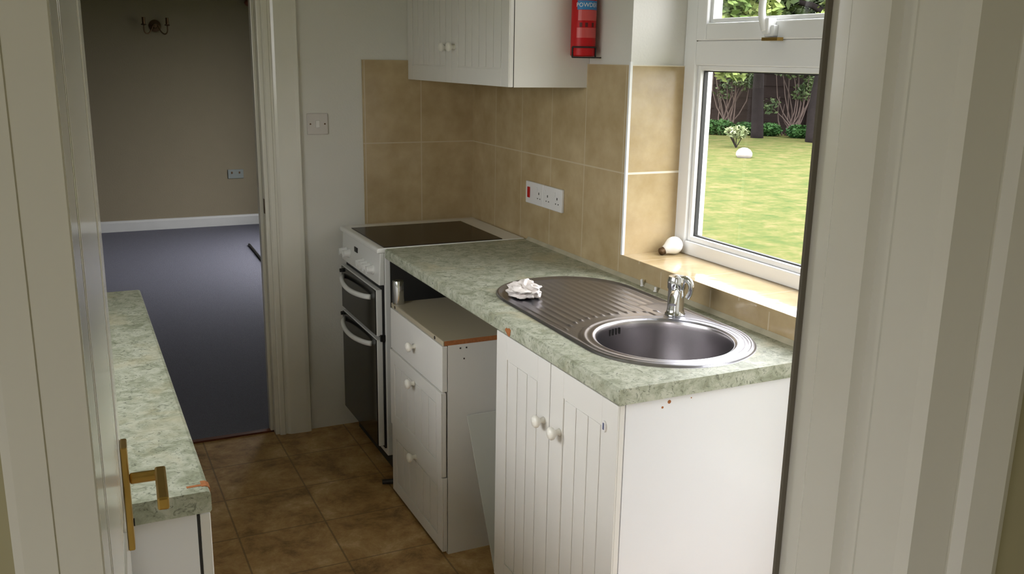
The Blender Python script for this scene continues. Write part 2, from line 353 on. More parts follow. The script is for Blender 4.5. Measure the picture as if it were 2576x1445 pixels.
# ------------------------------------------------------------ kitchen window
W1 = sroot('window_1', 'white plastic framed kitchen window over the sink with top opening light', 'window')
gx = .235
b = MB(); fy0, fy1 = WY0, YR - .0
b.box(REV, .275, fy1 - .062, fy1, ZS, WZ1).box(REV, .275, fy0, fy0 + .062, ZS, WZ1)
b.box(REV, .275, fy0 + .062, fy1 - .062, ZS, ZS + .045).box(REV, .275, fy0 + .062, fy1 - .062, WZ1 - .05, WZ1)
b.build('frame', UPVC, W1, bevel=.004)
b = MB(); b.box(REV, .275, fy0 + .062, fy1 - .062, 1.600, 1.676).build('transom', UPVC, W1, bevel=.004)
b = MB()   # glazing bead of the fixed light
def bead(b, y0, y1, z0, z1, x0, x1, t):
    b.prism([(x0, 0), (x1, 0), (x1, t), (x0 + .010, t)], 0, 1, 'y') if 0 else None
    b.box(x0, x1, y0, y0 + t, z0, z1).box(x0, x1, y1 - t, y1, z0, z1).box(x0, x1, y0 + t, y1 - t, z0, z0 + t).box(x0, x1, y0 + t, y1 - t, z1 - t, z1)
bead(b, fy0 + .062, fy1 - .062, ZS + .045, 1.600, .212, .232, .016); b.build('glazing_bead', UPVC, W1, bevel=.003)
b = MB(); bead(b, fy0 + .078, fy1 - .078, ZS + .061, 1.584, .226, .240, .004); b.build('gasket', DGAP, W1)
b = MB(); b.box(gx, gx + .004, fy0 + .078, fy1 - .078, ZS + .061, 1.584); b.build('glass_pane', GLASS, W1)
sash = MB(); bead(sash, fy0 + .068, fy1 - .070, 1.6765, WZ1 - .056, .190, .25, .052); sa = sash.build('sash', UPVC, W1, bevel=.005)
b = MB(); bead(b, fy0 + .120, fy1 - .122, 1.730, WZ1 - .108, .205, .228, .012); b.build('sash_bead', UPVC, sa, bevel=.002)
b = MB(); b.box(.2, .215, fy1 - .0695, fy1 - .064, 1.674, WZ1 - .05); b.build('sash_gasket', DGAP, sa)
b = MB(); b.box(gx, gx + .004, fy0 + .13, fy1 - .13, 1.738, WZ1 - .11); b.build('sash_glass', GLASS, sa)
b = MB()   # fastener with its raised handle
hy = -1.70
b.box(.172, .191, hy - .022, hy + .016, 1.683, 1.715).box(.160, .190, hy - .012, hy + .012, 1.690, 1.735)
b.tube([(.165, hy + .004, 1.70), (.155, hy + .012, 1.74), (.150, hy + .006, 1.78), (.150, hy - .004, 1.83)], [.012, .009], 12, 2)
b.build('window_handle', UPVC, W1, bevel=.003, smooth=True)
b = MB(); b.box(.168, .190, hy - .045, hy + .020, 1.672, 1.681).build('handle_keep', BRASS, W1)

D2 = sroot('added_door_2', 'unseen glazed back door added in the window wall for daylight', 'door')  # unseen door added so daylight reaches the sink cabinet's end panel
b = MB(); b.box(.16, .22, -3.02, -2.91, .02, 2.05).box(.16, .22, -2.48, -2.30, .02, 2.05).box(.16, .22, -2.91, -2.48, .02, .35).box(.16, .22, -2.91, -2.48, 1.88, 2.05)
b.build('frame', UPVC, D2, bevel=.003)
b = MB(); b.box(.188, .192, -2.91, -2.48, .35, 1.88).build('glass_pane', GLASS, D2)
W4 = sroot('added_window_3', 'unseen kitchen side window added behind the open door for more light', 'window')  # window put in out of view to lift the cabinet fronts
b = MB(); b.box(-2.10, -2.04, -2.6, -2.54, 1.05, 2.0).box(-2.10, -2.04, -1.26, -1.2, 1.05, 2.0).box(-2.10, -2.04, -2.54, -1.26, 1.05, 1.11).box(-2.10, -2.04, -2.54, -1.26, 1.94, 2.0); b.build('frame', UPVC, W4)
b = MB(); b.box(-2.072, -2.068, -2.54, -1.26, 1.11, 1.94).build('glass_pane', GLASS, W4)
W3 = sroot('added_window_2', 'unseen wide garden window added to light the room beyond the doorway', 'window')  # opening added out of view to light the carpet
b = MB(); b.box(.56, .62, 2.6, 2.66, .12, 2.05).box(.56, .62, 4.34, 4.4, .12, 2.05).box(.56, .62, 2.66, 4.34, .12, .18).box(.56, .62, 2.66, 4.34, 1.99, 2.05).box(.56, .62, 3.47, 3.53, .18, 1.99)
b.build('frame', UPVC, W3)
b = MB(); b.box(.588, .592, 2.66, 4.34, .18, 1.99).build('glass_pane', GLASS, W3)

# ------------------------------------------------------------ door frames
T1 = sroot('trim_1', 'white gloss door frame of the near doorway, right side with moulded architrave', 'door frame')
b = MB(); xj = XJ
prof = [(-.80, YN2 - .001), (-.80, YN2 - .022), (-.812, YN2 - .026), (-.855, YN2 - .022), (-.860, YN2 - .010), (-.867, YN2 - .010), (-.870, YN2 - .014), (xj - .0, YN2 - .010),
        (xj - .004, -3.241), (xj - .004, -3.192), (xj, -3.186), (xj, -3.181), (xj + .012, -3.174), (xj + .012, -3.160), (xj - .003, -3.158), (xj - .003, -3.108), (xj, -3.104), (xj, YN), (xj + .02, YN), (xj + .02, YN2 - .001)]
b.prism(prof, 0, 2.04, 'z'); b.build('right_jamb', GLOSS, T1)
b = MB(); b.box(xj - .0075, xj - .001, YN - .002, YN + .002, 0, 2.03).build('jamb_strip', JSTRIP, T1)  # thin grey brown strip along the kitchen edge of the jamb
b = MB(); xl = XH
prof = [(-1.695, YN2 - .001), (-1.695, YN2 - .016), (-1.690, YN2 - .0170), (-1.672, YN2 - .0172), (-1.6712, YN2 - .0163), (xl - .001, YN2 - .016), (xl, YN2 - .015), (xl, YN), (xl - .02, YN), (xl - .02, YN2 - .001)]
b.prism(prof, 0, 2.04, 'z'); b.build('left_jamb', GLOSS, T1)
b = MB(); b.box(xl - .04, xj + .05, YN2 - .02, YN, 2.03, 2.09).build('head', GLOSS, T1)

T2 = sroot('trim_2', 'white painted door frame around the far doorway with worn moulded architrave', 'door frame')
b = MB()   # right lining + stop, then architrave profile (x,y)
b.box(-.930, -.90, -.005, .12, 0, 2.03).box(-.944, -.930, .035, .075, 0, 2.02)
b.box(-1.73, -1.70, -.005, .12, 0, 2.03).box(-1.70, -.93, -.005, .12, 2.0, 2.03); b.build('lining', GLOSS, T2, bevel=.002)
def arch(sx, x0):
    pr = [(0, 0), (0, -.012), (.006, -.016), (.022, -.017), (.026, -.010), (.032, -.010), (.036, -.015), (.046, -.020), (.118, -.024), (.134, -.023), (.138, -.016), (.138, 0)]
    return [(x0 + sx * u, v - .0005) for u, v in pr]
b = MB(); b.prism(arch(1, -.913), 0, 2.1, 'z'); b.prism(arch(-1, -1.717), 0, 2.1, 'z'); b.box(-1.85, -.78, -.022, -.001, 2.03, 2.16); b.build('architrave', GLOSS, T2)
b = MB(); b.box(-.9315, -.9300, -.002, .022, .975, 1.035).build('strike_plate', DBRASS, T2)
b = MB(); b.prism([(-.902, -.012), (-.90, -.018), (-.884, -.018), (-.882, -.012)], 1.065, 1.085, 'z') if 0 else b.box(-.909, -.902, -.0145, -.0125, 1.07, 1.085)
b.build('paint_chip', DBRASS, T2)

# ------------------------------------------------------------ near open door
dl = Vector((-1.648, YN, 0)); ang = math.atan2(.692, .037)
DR = sroot('door_1', 'open white gloss panelled door at the left edge with brass lever handle', 'door', tuple(dl)); DR.rotation_euler = (0, 0, ang)
ORG[DR.name] = (0, 0, 0)   # parts in local space: u along the leaf, -v faces the room on the right
DW, DT = .700, .035
b = MB(); b.box(0, DW, .0025, DT - .0025, .008, 2.0)
# right-hand face (v<0 side): stiles, rails, arched panel openings
def face(b, v0, v1):
    b.box(0, .095, v0, v1, .008, 2.0).box(DW - .095, DW, v0, v1, .008, 2.0)
    b.box(.095, DW - .095, v0, v1, .008, .20).box(.095, DW - .095, v0, v1, .80, .92)
    n = 16; pts = []
    for i in range(n + 1):
        u = .095 + (DW - .19) * i / n; s_ = 2 * i / n - 1; pts.append((u, 1.80 + .10 * math.cos(s_ * math.pi / 2)))
    b.prism(pts + [(DW - .095, 2.0), (.095, 2.0)], v0, v1, 'y')
face(b, -.001, .0025); face(b, DT - .0025, DT + .001); b.build('leaf', DOORP, DR)
b = MB()
for u0, u1, z0, z1 in ((.105, DW - .105, .215, .785), (.105, DW - .105, .935, 1.78)):
    for k, (d, h) in enumerate(((0, .0028), (.012, .0022))):
        b.box(u0 + d, u0 + d + .006, -h + .0015, .003, z0, z1).box(u1 - d - .006, u1 - d, -h + .0015, .003, z0, z1)
    b.box(u0 + .045, u1 - .045, -.0003, .003, z0 + .045, z1 - .045)
b.build('panel_moulding', DOORP, DR, bevel=.001)
hd = MB(); hd.box(DW - .075, DW - .035, -.0105, -.001, .878, 1.045); HP = hd.build('door_handle', BRASS, DR, bevel=.002)
b = MB(); b.lathe([(.0085, 0), (.0085, .040), (.010, .046)], (DW - .055, -.0105, .987), (0, -1, 0), 20)
b.box(DW - .160, DW - .045, -.062, -.046, .978, .997); b.build('lever', BRASS, HP, bevel=.003)
b = MB(); b.lathe([(.006, 0), (.006, .002)], (DW - .055, -.0105, .915), (0, -1, 0), 16).build('keyhole', BLACK, HP)

# ------------------------------------------------------------ sink worktop
wt = thing('worktop', 'green marbled laminate worktop with the steel sink let into it', 'worktop', (-.3, -1.4, .872))
z0, z1 = .872, .910; yA, yB = -.562, -2.215
hx0, hx1, hy0, hy1 = -.487, -.093, -2.135, -1.745
def edgeprof(x0, x1): return [(x0, z0 + .004), (x0 + .003, z0), (x1, z0), (x1, z1), (x0 + .007, z1), (x0 + .002, z1 - .002), (x0, z1 - .007)]
b = MB(); b.prism(edgeprof(-.60, hx0), yB + .0012, yA, 'y')
b.box(hx0, hx1, hy1, yA, z0, z1).box(hx0, hx1, yB + .0012, hy0, z0, z1).box(hx1, -.010, yB + .0012, yA, z0, z1)
nn = 48; q = []
for k in range(nn):
    a = 2 * math.pi * k / nn; c_, s_ = math.cos(a), math.sin(a); cxm, cym = (hx0 + hx1) / 2, (hy0 + hy1) / 2; hw, hh = (hx1 - hx0) / 2, (hy1 - hy0) / 2
    t_ = min(hw / max(abs(c_), 1e-9), hh / max(abs(s_), 1e-9))
    q += [(cxm + c_ * t_, cym + s_ * t_, z1), (cxm + c_ * .186, cym + s_ * .186, z1), (cxm + c_ * .186, cym + s_ * .186, z0)]
b.add(q, [f for k in range(nn) for f in ((3 * k, 3 * ((k + 1) % nn), 3 * ((k + 1) % nn) + 1, 3 * k + 1), (3 * k + 1, 3 * ((k + 1) % nn) + 1, 3 * ((k + 1) % nn) + 2, 3 * k + 2))])
b.build('top', WT, wt)
b = MB(); b.prism(edgeprof(-.6005, -.010), yB, yB + .0010, 'y'); b.build('end_strip', WT, wt)
b = MB(); b.box(-.5995, -.590, yB + .0010, yB + .0020, z0 + .002, z1 - .002).build('glue_line', DGAP, wt)
b = MB(); pts = []
for k in range(10):
    a = 2 * math.pi * k / 10; rr = .011 * (1 + .25 * math.sin(3 * a + 1)); pts.append((-1.648 + rr * 1.5 * math.cos(a), .8865 + rr * math.sin(a)))
b.prism(pts, -.6012, -.5998, 'x'); b.build('chipped_edge', CHIP, wt)['label'] = 'brown bare patch chipped out of the front edge'
b = MB(); b.prism([(-.012, z1), (-.020, z1), (-.009, z1 + .012)], yB + .01, yA - .02, 'y'); b.build('sealant', mat('old sealant', (.40, .37, .27), .7, var=.3, scale=20), wt)

# ------------------------------------------------------------ sink
SX, SY = -.289, -1.935; ZR = z1
sk = thing('kitchen_sink', 'stainless steel round bowl sink with ridged drainer set in the worktop', 'sink', (SX, SY, ZR))
def outline(th):
    """distance from the bowl centre to the rim in direction th"""
    d = Vector((math.cos(th), math.sin(th))); r = .01
    def inside(x, y):
        X = x - SX; Y = y - SY
        if Y <= 0: return X * X + Y * Y <= .233 ** 2
        L_ = .731; e = .235
        if Y < L_ - e: return abs(X) <= .233 - .012 * (Y / L_)
        hw = .233 - .012 * (Y / L_)
        return (abs(X) / hw) ** 2.2 + ((Y - (L_ - e)) / e) ** 2.2 <= 1
    lo, hi = .1, .9
    for _ in range(30):
        m = (lo + hi) / 2
        if inside(SX + d.x * m, SY + d.y * m): lo = m
        else: hi = m
    return lo
def smooth(a, b, x):
    t = max(0, min(1, (x - a) / (b - a))); return t * t * (3 - 2 * t)
b = MB(); NT, NR = 620, 150; RI = .178; vs = []; fs = []
for i in range(NT):
    th = 2 * math.pi * i / NT; ro = outline(th)
    for j in range(NR + 1):
        u = j / NR; r = RI + (ro - RI) * (1 - (1 - u) ** 1.25 if ro > .35 else u)
        X = SX + r * math.cos(th); Y = SY + r * math.sin(th); de = ro - r
        z = .0035
        z += .0030 * math.exp(-((de - .010) / .005) ** 2) - .0035 * (1 - smooth(0, .005, de))     # rolled outer rim
        z -= .0030 * smooth(.016, .030, de) * smooth(.215, .225, r)                                  # pressed deck
        z += .0025 * math.exp(-((r - .208) / .006) ** 2) + .0015 * math.exp(-((r - .187) / .006) ** 2) - .003 * smooth(.186, .178, r)
        # drainer ridges
        reg = smooth(.245, .262, r) * smooth(.045, .065, de) * smooth(SY + .16, SY + .19, Y) * (1 - smooth(-.155, -.135, X) * (1 - smooth(-1.62, -1.60, Y)))
        z += reg * .0014 * (0.5 - 0.5 * math.cos(2 * math.pi * (X + .47) / .027)) ** 2
        z += .0022 * math.exp(-((r - .262) / .007) ** 2) * smooth(SY + .12, SY + .15, Y) * (0.5 - 0.5 * math.cos(2 * math.pi * (X + .47) / .027)) ** 3 * smooth(.03, .05, de)
        # tap ledge
        z += .0030 * smooth(-.186, -.178, X) * smooth(.018, .026, de) * smooth(-2.0, -1.98, Y) * (1 - smooth(-1.64, -1.62, Y)) * smooth(.21, .222, r)
        vs.append((X, Y, ZR + z))
for i in range(NT):
    for j in range(NR): a = i * (NR + 1) + j; c = ((i + 1) % NT) * (NR + 1) + j; fs.append((a, c, c + 1, a + 1))
b.add(vs, fs); b.build('drainer_deck', STEEL, sk, smooth='all')
b = MB(); b.lathe([(.1785, .0005), (.1770, -.003), (.176, -.008)] + [(.176 - .008 * k / 12, -.008 - .137 * k / 12) for k in range(1, 13)] + [(.130 + .038 * math.cos(a), -.145 - .038 * math.sin(a)) for a in [math.pi / 2 * k / 8 for k in range(1, 9)]] + [(.09, -.185), (.045, -.187), (.040, -.191), (.0, -.191)], (SX, SY, ZR), 'z', 96, False)
b.build('bowl', BSTEEL, sk, smooth='all')
b = MB()   # overflow: slots in the bowl wall
for k in range(4):
    th = math.radians(99 + k * 4.0); c, s_ = math.cos(th), math.sin(th); tx, ty = -s_, c
    rr = .1735; q = []
    for dz in (-.030, -.012):
        for w_ in (-.0025, .0025): q.append((SX + c * rr + tx * w_, SY + s_ * rr + ty * w_, ZR + dz))
    b.add(q, [(0, 1, 3, 2)])
b.build('overflow_slots', BLACK, sk)
b = MB(); b.lathe([(.038, 0), (.034, .002), (.0, .002)], (SX, SY, ZR - .190), 'z', 32).build('waste', CHROME, sk)

tp = thing('mixer_tap', 'chrome single pillar mixer tap standing behind the sink bowl', 'tap', (-.132, -1.760, .916))
b = MB(); b.lathe([(.029, -.001), (.029, .003), (.0265, .006), (.0235, .016), (.0225, .088), (.0225, .092)], (-.132, -1.760, .916), 'z', 40); b.build('body', CHROME, tp, smooth=True)
b = MB(); b.lathe([(.0235, -.016), (.0255, -.013), (.0260, .010), (.023, .020), (.0, .023)], (-.132, -1.760, 1.006), 'z', 40)
b.tube([(-.130, -1.768, 1.016), (-.117, -1.784, 1.024), (-.108, -1.795, 1.010), (-.108, -1.795, .985), (-.114, -1.788, .968)], [.0105, .0065], 14, 2); b.build('lever_cap', CHROME, tp, smooth=True)
b = MB(); b.tube([(-.140, -1.772, .985), (-.170, -1.810, .995), (-.205, -1.848, .990), (-.212, -1.856, .975)], [.0125, .0105], 20, 2); b.build('spout', CHROME, tp, smooth=True)

# small plastic plugs at the back rim
for k, (x, y, hgt, lab) in enumerate(((-.022, -1.425, .024, 'taller white plastic stub upright on the back rim of the sink, further from the tap'), (-.026, -1.505, .017, 'shorter white plastic stub upright on the back rim of the sink, nearer the tap'))):
    b = MB(); b.lathe([(.006, 0), (.0065, .003), (.0042, .006), (.0048, hgt * .9), (.0, hgt)], (x, y, .911), (.15 if k else -.05, .1, 1), 14)
    tag(b.build('plastic_stub', PLAST, org=(x, y, .911), smooth=True), lab, 'plug', 'plastic stubs on the sink rim')

# crumpled cloth
def crumple(center, sx, sy, sz, seed, n=90):
    vs = []; fs = []; m_ = n // 2
    for i in range(m_ + 1):
        ph = math.pi * i / m_
        for j in range(n):
            th = 2 * math.pi * j / n; d = Vector((math.sin(ph) * math.cos(th), math.sin(ph) * math.sin(th), math.cos(ph)))
            q = d * 1.5 + Vector((seed, seed * .7, 0))
            r = 1 + .45 * (noise.noise(q * 1.3)) + .24 * (1 - abs(noise.noise(q * 1.4 + Vector((3, 1, 2)))) * 3) + .05 * (1 - abs(noise.noise(q * 4)) * 3)
            x, y, z = d.x * sx * r, d.y * sy * r, d.z * sz * r
            vs.append((center[0] + x, center[1] + y, max(center[2] + z, center[2] - sz * .55)))
    for i in range(m_):
        for j in range(n): fs.append((i * n + j, i * n + (j + 1) % n, (i + 1) * n + (j + 1) % n, (i + 1) * n + j))
    return MB().add(vs, fs)
b = crumple((-.432, -1.405, .930), .042, .052, .026, 2.3)
tag(b.build('cleaning_cloth', RAG, org=(-.432, -1.405, .915), smooth='all'), 'crumpled off-white cloth lying on the far end of the steel drainer', 'cloth')

# light bulb on the sill
bl = thing('light_bulb', 'white opal light bulb lying in the corner of the tiled window sill', 'light bulb', (.155, -1.320, ZS))
ax = Vector((-.55, .05, -.22)).normalized(); c0 = Vector((.160, -1.330, ZS + .0305))
b = MB(); pr = [(0, .030)] + [(.030 * math.sin(a), .030 * math.cos(a)) for a in [math.pi * k / 14 for k in range(1, 10)]] + [(.017, -.030), (.013, -.040)]
b.lathe([(r, -h) for r, h in pr], c0, ax, 32); b.build('globe', BULB, bl, smooth='all')
b = MB(); b.lathe([(.0132, .038), (.0132, .052), (.010, .056), (.004, .058)], c0, ax, 24); b.build('cap', DBRASS, bl, smooth=True)

# ------------------------------------------------------------ beaded cabinet fronts (facing -X)
def front_x(b, x, y0, y1, z0, z1, mar=.055, grooves=4, t=.018, rec=.004, plain=False):
    """door slab whose face lies at x (towards -X); recessed beaded field"""
    y0, y1 = min(y0, y1), max(y0, y1)
    if plain: b.box(x, x + t, y0, y1, z0, z1); return
    b.box(x + rec, x + t, y0, y1, z0, z1)
    a0, a1, c0, c1 = y0 + mar, y1 - mar, z0 + mar, z1 - mar
    b.box(x, x + rec, y0, a0, z0, z1).box(x, x + rec, a1, y1, z0, z1).box(x, x + rec, a0, a1, z0, c0).box(x, x + rec, a0, a1, c1, z1)
    g = .008; W_ = (a1 - a0 - g * 2); n = grooves; gw = .0045; pw = (W_ - gw * (n - 1)) / n
    for k in range(n):
        ya = a0 + g + k * (pw + gw); b.box(x + .0015, x + rec, ya, ya + pw, c0 + .004, c1 - .004)
def knob(parent, x, y, z, m=None):
    b = MB(); b.lathe([(.010, 0), (.0075, .004), (.0065, .012), (.012, .016), (.0165, .021), (.0165, .027), (.012, .032), (0, .034)], (x, y, z), (-1, 0, 0), 28)
    return b.build('knob', m or KNOB, parent, smooth='all')

# sink cabinet
sc = thing('sink_cabinet', 'white two door base cabinet under the sink, nearest the camera', 'cabinet', (-.3, -1.88, 0))
ZB = .095; XF = -.592
b = MB(); b.box(XF + .020, -.010, -2.203, -2.185, 0, .8718); b.build('end_panel', CABEND, sc, bevel=.001)
b = MB(); b.box(XF + .021, -.02, -1.574, -1.557, ZB, .8718).box(XF + .021, -.02, -2.185, -1.574, ZB, ZB + .018).box(-.03, -.02, -2.185, -1.574, ZB, .70).box(XF + .07, XF + .086, -2.185, -1.56, 0, ZB)
b.build('carcass', CAB, sc)
YS = -1.882
b = MB(); front_x(b, XF, -1.556, YS + .0015, ZB + .004, .866, .068, 3); dL = b.build('door', CAB, sc, bevel=.0012)
b = MB(); front_x(b, XF, YS - .0015, -2.203, ZB + .004, .866, .068, 3); dR = b.build('door', CAB, sc, bevel=.0012)
knob(dL, XF, -1.852, .703); knob(dR, XF, -1.938, .703)
b = MB(); pts = [(-2.150 + .009 * math.cos(a), .800 + .014 * math.sin(a)) for a in [2 * math.pi * k / 20 for k in range(20)]]
b.prism(pts, XF - .004, XF, 'x'); cl = b.build('catch', PLAST, dR); cl['label'] = 'small white oval catch'
b = MB(); b.box(XF - .0052, XF - .004, -2.1525, -2.1475, .792, .808).build('catch_slot', mat('blue grey plastic', (.12, .14, .25), .4), dR)
for (x, z, r) in ((-.456, .857, .0045), (-.474, .846, .0028), (-.395, .858, .0015)):
    b = MB(); b.lathe([(r, 0), (r, .0006)], (x, -2.203, z), (0, -1, 0), 14); b.build('screw_hole', CHIP, sc)

# drawer unit
du = thing('drawer_unit', 'loose white three drawer unit standing low beside the cooker', 'drawer unit', (-.35, -.98, 0))
DX = -.635; y0, y1, ZD = -1.240, -.725, .745
b = MB(); b.box(DX + .020, -.09, y0, y0 + .016, 0, ZD - .016).box(DX + .020, -.09, y1 - .016, y1, 0, ZD - .016).box(-.10, -.09, y0 + .016, y1 - .016, .02, ZD - .016).box(DX + .06, -.10, y0 + .016, y1 - .016, .02, .036)
b.build('carcass', CAB, du)
b = MB(); b.box(DX + .0075, -.09, y0 + .0012, y1, ZD - .016, ZD).box(DX + .004, DX + .0075, y0, y1, ZD - .016, ZD); b.build('top_panel', CREAM, du, bevel=.0008)
b = MB(); b.box(DX + .008, -.092, y0 - .0004, y0 + .0010, ZD - .0157, ZD - .0005).build('raw_edge', CHIP, du)['label'] = 'bare orange brown chipboard edge'
zz = [(.575, ZD - .018, True, 0), (.281, .571, False, -.004), (.012, .277, False, 0)]
for k, (a, c, pl, dx) in enumerate(zz):
    b = MB(); front_x(b, DX + dx, y0, y1, a, c, .045, 6, plain=pl); dr = b.build('drawer', CAB, du, bevel=.0015)
    if k == 0: dr['label'] = 'plain topmost drawer front'
    knob(dr, DX + dx, -.985, (.655, .523, .250)[k])
HOLE = mat('hole', (.03, .02, .015), .8)
for (y, z) in ((-1.165, .7365), (-.765, .7365)): b = MB(); b.lathe([(.006, 0), (.006, .0008)], (DX + .004, y, z), (-1, 0, 0), 14); b.build('screw_hole', HOLE, du)
for (x, z) in ((-.573, .716), (-.552, .716), (-.560, .680)): b = MB(); b.lathe([(.0028, 0), (.0028, .0008)], (x, y0, z), (0, -1, 0), 10); b.build('screw_hole', HOLE, du)
# leaning board
lb = MB(); a = Vector((0, -1.2475, .489)); c = Vector((0, -1.498, .003))
n_ = Vector((0, -(a.z - c.z), a.y - c.y)).normalized() * .0035 * -1
n_ = Vector((0, -.889, -.458)) * .0045
q = [(-.553, a.y, a.z), (-.553, c.y, c.z), (-.553, c.y + n_.y, c.z + 0), (-.553, a.y + n_.y, a.z + n_.z)]
vs = q + [(-.06, v[1], v[2]) for v in q]
lb.add(vs, [(0, 1, 2, 3), (7, 6, 5, 4), (0, 4, 5, 1), (1, 5, 6, 2), (2, 6, 7, 3), (3, 7, 4, 0)])
tag(lb.build('loose_panel', mat('pale grey board', (.55, .55, .50), .5, var=.02), org=(-.3, -1.498, 0)), 'thin pale board leaning against the side of the drawer unit', 'board')
# steel canister on the drawer unit
b = MB(); b.lathe([(.020, 0), (.021, .003), (.021, .082), (.019, .086), (0, .086)], (-.611, -.748, ZD + .0002), 'z', 32)
cn = b.build('steel_canister', CHROME, org=(-.611, -.748, ZD), smooth=True); tag(cn, 'small shiny steel cylinder standing under the worktop on the drawer unit beside the cooker', 'canister')
# hose end on floor
b = MB(); b.tube([(-.655, -.655, .012), (-.625, -.668, .014), (-.60, -.672, .014), (-.54, -.68, .012), (-.45, -.64, .012)], [.009, .012], 12, 2)
tag(b.build('rubber_hose', BLACK, org=(-.6, -.66, 0), smooth='all'), 'end of a black hose poking out on the floor by the drawer unit', 'hose')

# ------------------------------------------------------------ cooker
ck = thing('cooker', 'white freestanding electric cooker with black glass oven doors', 'cooker', (-.3, -.3, 0))
cy0, cy1, cx = -.558, -.040, -.600
b = MB(); b.box(cx, cx + .022, cy0, cy1, .07, .893); b.build('front_frame', ENAM, ck, bevel=.003)
b = MB(); b.box(cx + .022, -.02, cy0 + .001, cy1 - .001, .07, .892).box(cx + .03, -.04, cy0 + .01, cy1 - .01, .0, .07); b.build('body', mat('dark cooker sides', (.025, .024, .022), .6), ck)  # body is near black behind the white front frame
b = MB(); b.prism([(cx - .024, .768), (cx, .768), (cx, .893), (cx - .018, .893)], cy0 + .001, cy1 - .001, 'y'); pn = b.build('control_panel', ENAM, ck, bevel=.004)
b = MB(); b.prism([(cx - .030, .893), (-.015, .893), (-.015, .912), (cx - .024, .912), (cx - .030, .906)], cy0 - .001, cy1 + .001, 'y'); hb = b.build('hob_top', ENAM, ck, bevel=.003)
b = MB(); b.box(cx - .000, -.108, -.550, -.112, .911, .9145); b.build('hob_glass', HOB, hb, bevel=.001)
for y, r in ((-.10, .019), (-.152, .019), (-.345, .019), (-.388, .019), (-.431, .019), (-.478, .019)):
    b = MB(); b.lathe([(r, 0), (r, .004), (r * .82, .008), (r * .72, .024), (r * .6, .027), (0, .027)], (cx - .021, y, .815), (-1, 0, .05), 28)
    b.box(cx - .053, cx - .03, y - .004, y + .004, .815 - .014, .815 + .014); b.build('knob', ENAM, pn, smooth=True)
b = MB(); b.box(cx - .0225, cx - .0185, -.268, -.225, .838, .858).build('clock_display', BLACK, pn)
def oven_door(z0, z1, hz):
    b = MB(); b.box(cx - .030, cx - .008, cy0 + .016, cy1 - .012, z0, z1); d = b.build('oven_door', ENAM, ck, bevel=.002)
    b = MB(); b.box(cx - .0335, cx - .0298, cy0 + .024, cy1 - .020, z0 + .003, z1 - .003).build('door_glass', BLACKG, d)
    b = MB(); ya, yb = cy0 + .075, cy1 - .055; n = 16; pts = []
    for k in range(n + 1):
        u = k / n; pts.append((cx - .036 - .034 * math.sin(math.pi * u) ** .6, ya + (yb - ya) * u, hz - .010 * math.sin(math.pi * u)))
    b.tube(pts, .0105, 12); b.build('door_handle', ENAM, d, smooth='all')
    b = MB()
    for yy in (cy1 - .035,): b.lathe([(.008, 0), (.008, .012)], (cx - .033, yy, hz + .02), (-1, 0, 0), 16)
    b.build('hinge_cap', BLACK, d)
oven_door(.565, .748, .708); oven_door(.110, .550, .520)
b = MB(); b.box(cx - .008, cx - .001, cy0 + .010, cy1 - .010, .10, .764).build('oven_gap_shade', BLACK, ck)  # black slab standing in for the dark gap behind the oven doors
b = MB(); b.box(cx - .02, cx - .001, cy0 + .003, cy0 + .014, .545, .570).build('hinge', BLACK, ck)

# ------------------------------------------------------------ wall cabinet
uc = thing('wall_cabinet', 'white two door wall cabinet hanging over the cooker and worktop', 'cabinet', (-.15, -.5, 1.518))
UX = -.307; UZ = 1.518; UT = 2.24
b = MB(); b.box(UX + .020, -.001, -1.003, -.985, UZ, UT).box(UX + .020, -.001, -.018, -.001, UZ, UT).box(UX + .020, -.001, -.985, -.018, UZ, UZ + .018).box(UX + .020, -.001, -.985, -.018, UT - .018, UT).box(-.012, -.001, -.985, -.018, UZ, UT)
b.build('carcass', CAB, uc, bevel=.001)
b = MB(); front_x(b, UX, -.003, -.500, UZ + .001, UT, .058, 6); d1 = b.build('door', CAB, uc, bevel=.0012)
b = MB(); front_x(b, UX, -.503, -1.003, UZ + .001, UT, .058, 6); d2 = b.build('door', CAB, uc, bevel=.0012)
knob(d1, UX, -.452, 1.650); knob(d2, UX, -.530, 1.650)
b = MB(); b.box(UX + .0182, UX + .0198, -1.0035, -.99, UZ, UT).build('door_gap_shade', DGAP, uc)  # solid dark strip standing in for shade between door and carcass

# ------------------------------------------------------------ left run
lw = thing('worktop', 'narrow green marbled worktop on the left with a chipped near corner', 'worktop', (-1.75, -1.6, .872))
b = MB(); b.prism([(-1.480, z0 + .004), (-1.483, z0), (-2.018, z0), (-2.018, z1), (-1.487, z1), (-1.482, z1 - .002), (-1.480, z1 - .007)], -2.360, -.888, 'y'); b.build('top', WT, lw)
b = MB(); b.prism([(-1.4785, z0 + .010), (-1.4785, z1 - .004), (-1.484, z1 + .0006), (-1.492, z1 + .0008), (-1.487, z0 + .02)], -2.340, -2.318, 'y')
b.box(-1.515, -1.484, -2.337, -2.330, z1, z1 + .0006); b.build('chipped_corner', CHIP, lw)['label'] = 'brown bare chip in the corner'
lc = thing('base_cabinet', 'white base cabinet on the left under the narrow worktop', 'cabinet', (-1.75, -1.6, 0))
b = MB(); b.box(-1.504, -2.018, -2.352, -2.334, 0, .8718).box(-1.504, -2.018, -.918, -.900, 0, .8718).box(-1.504, -2.018, -2.334, -.918, .10, .118).box(-1.56, -1.576, -2.334, -.918, 0, .10); b.build('carcass', CABEND, lc)
for k in range(3):
    ya = -2.352 + k * .484; b = MB(); b.box(-1.499, -1.482, ya, ya + .481, .104, .866); d = b.build('door', CAB, lc, bevel=.0015)
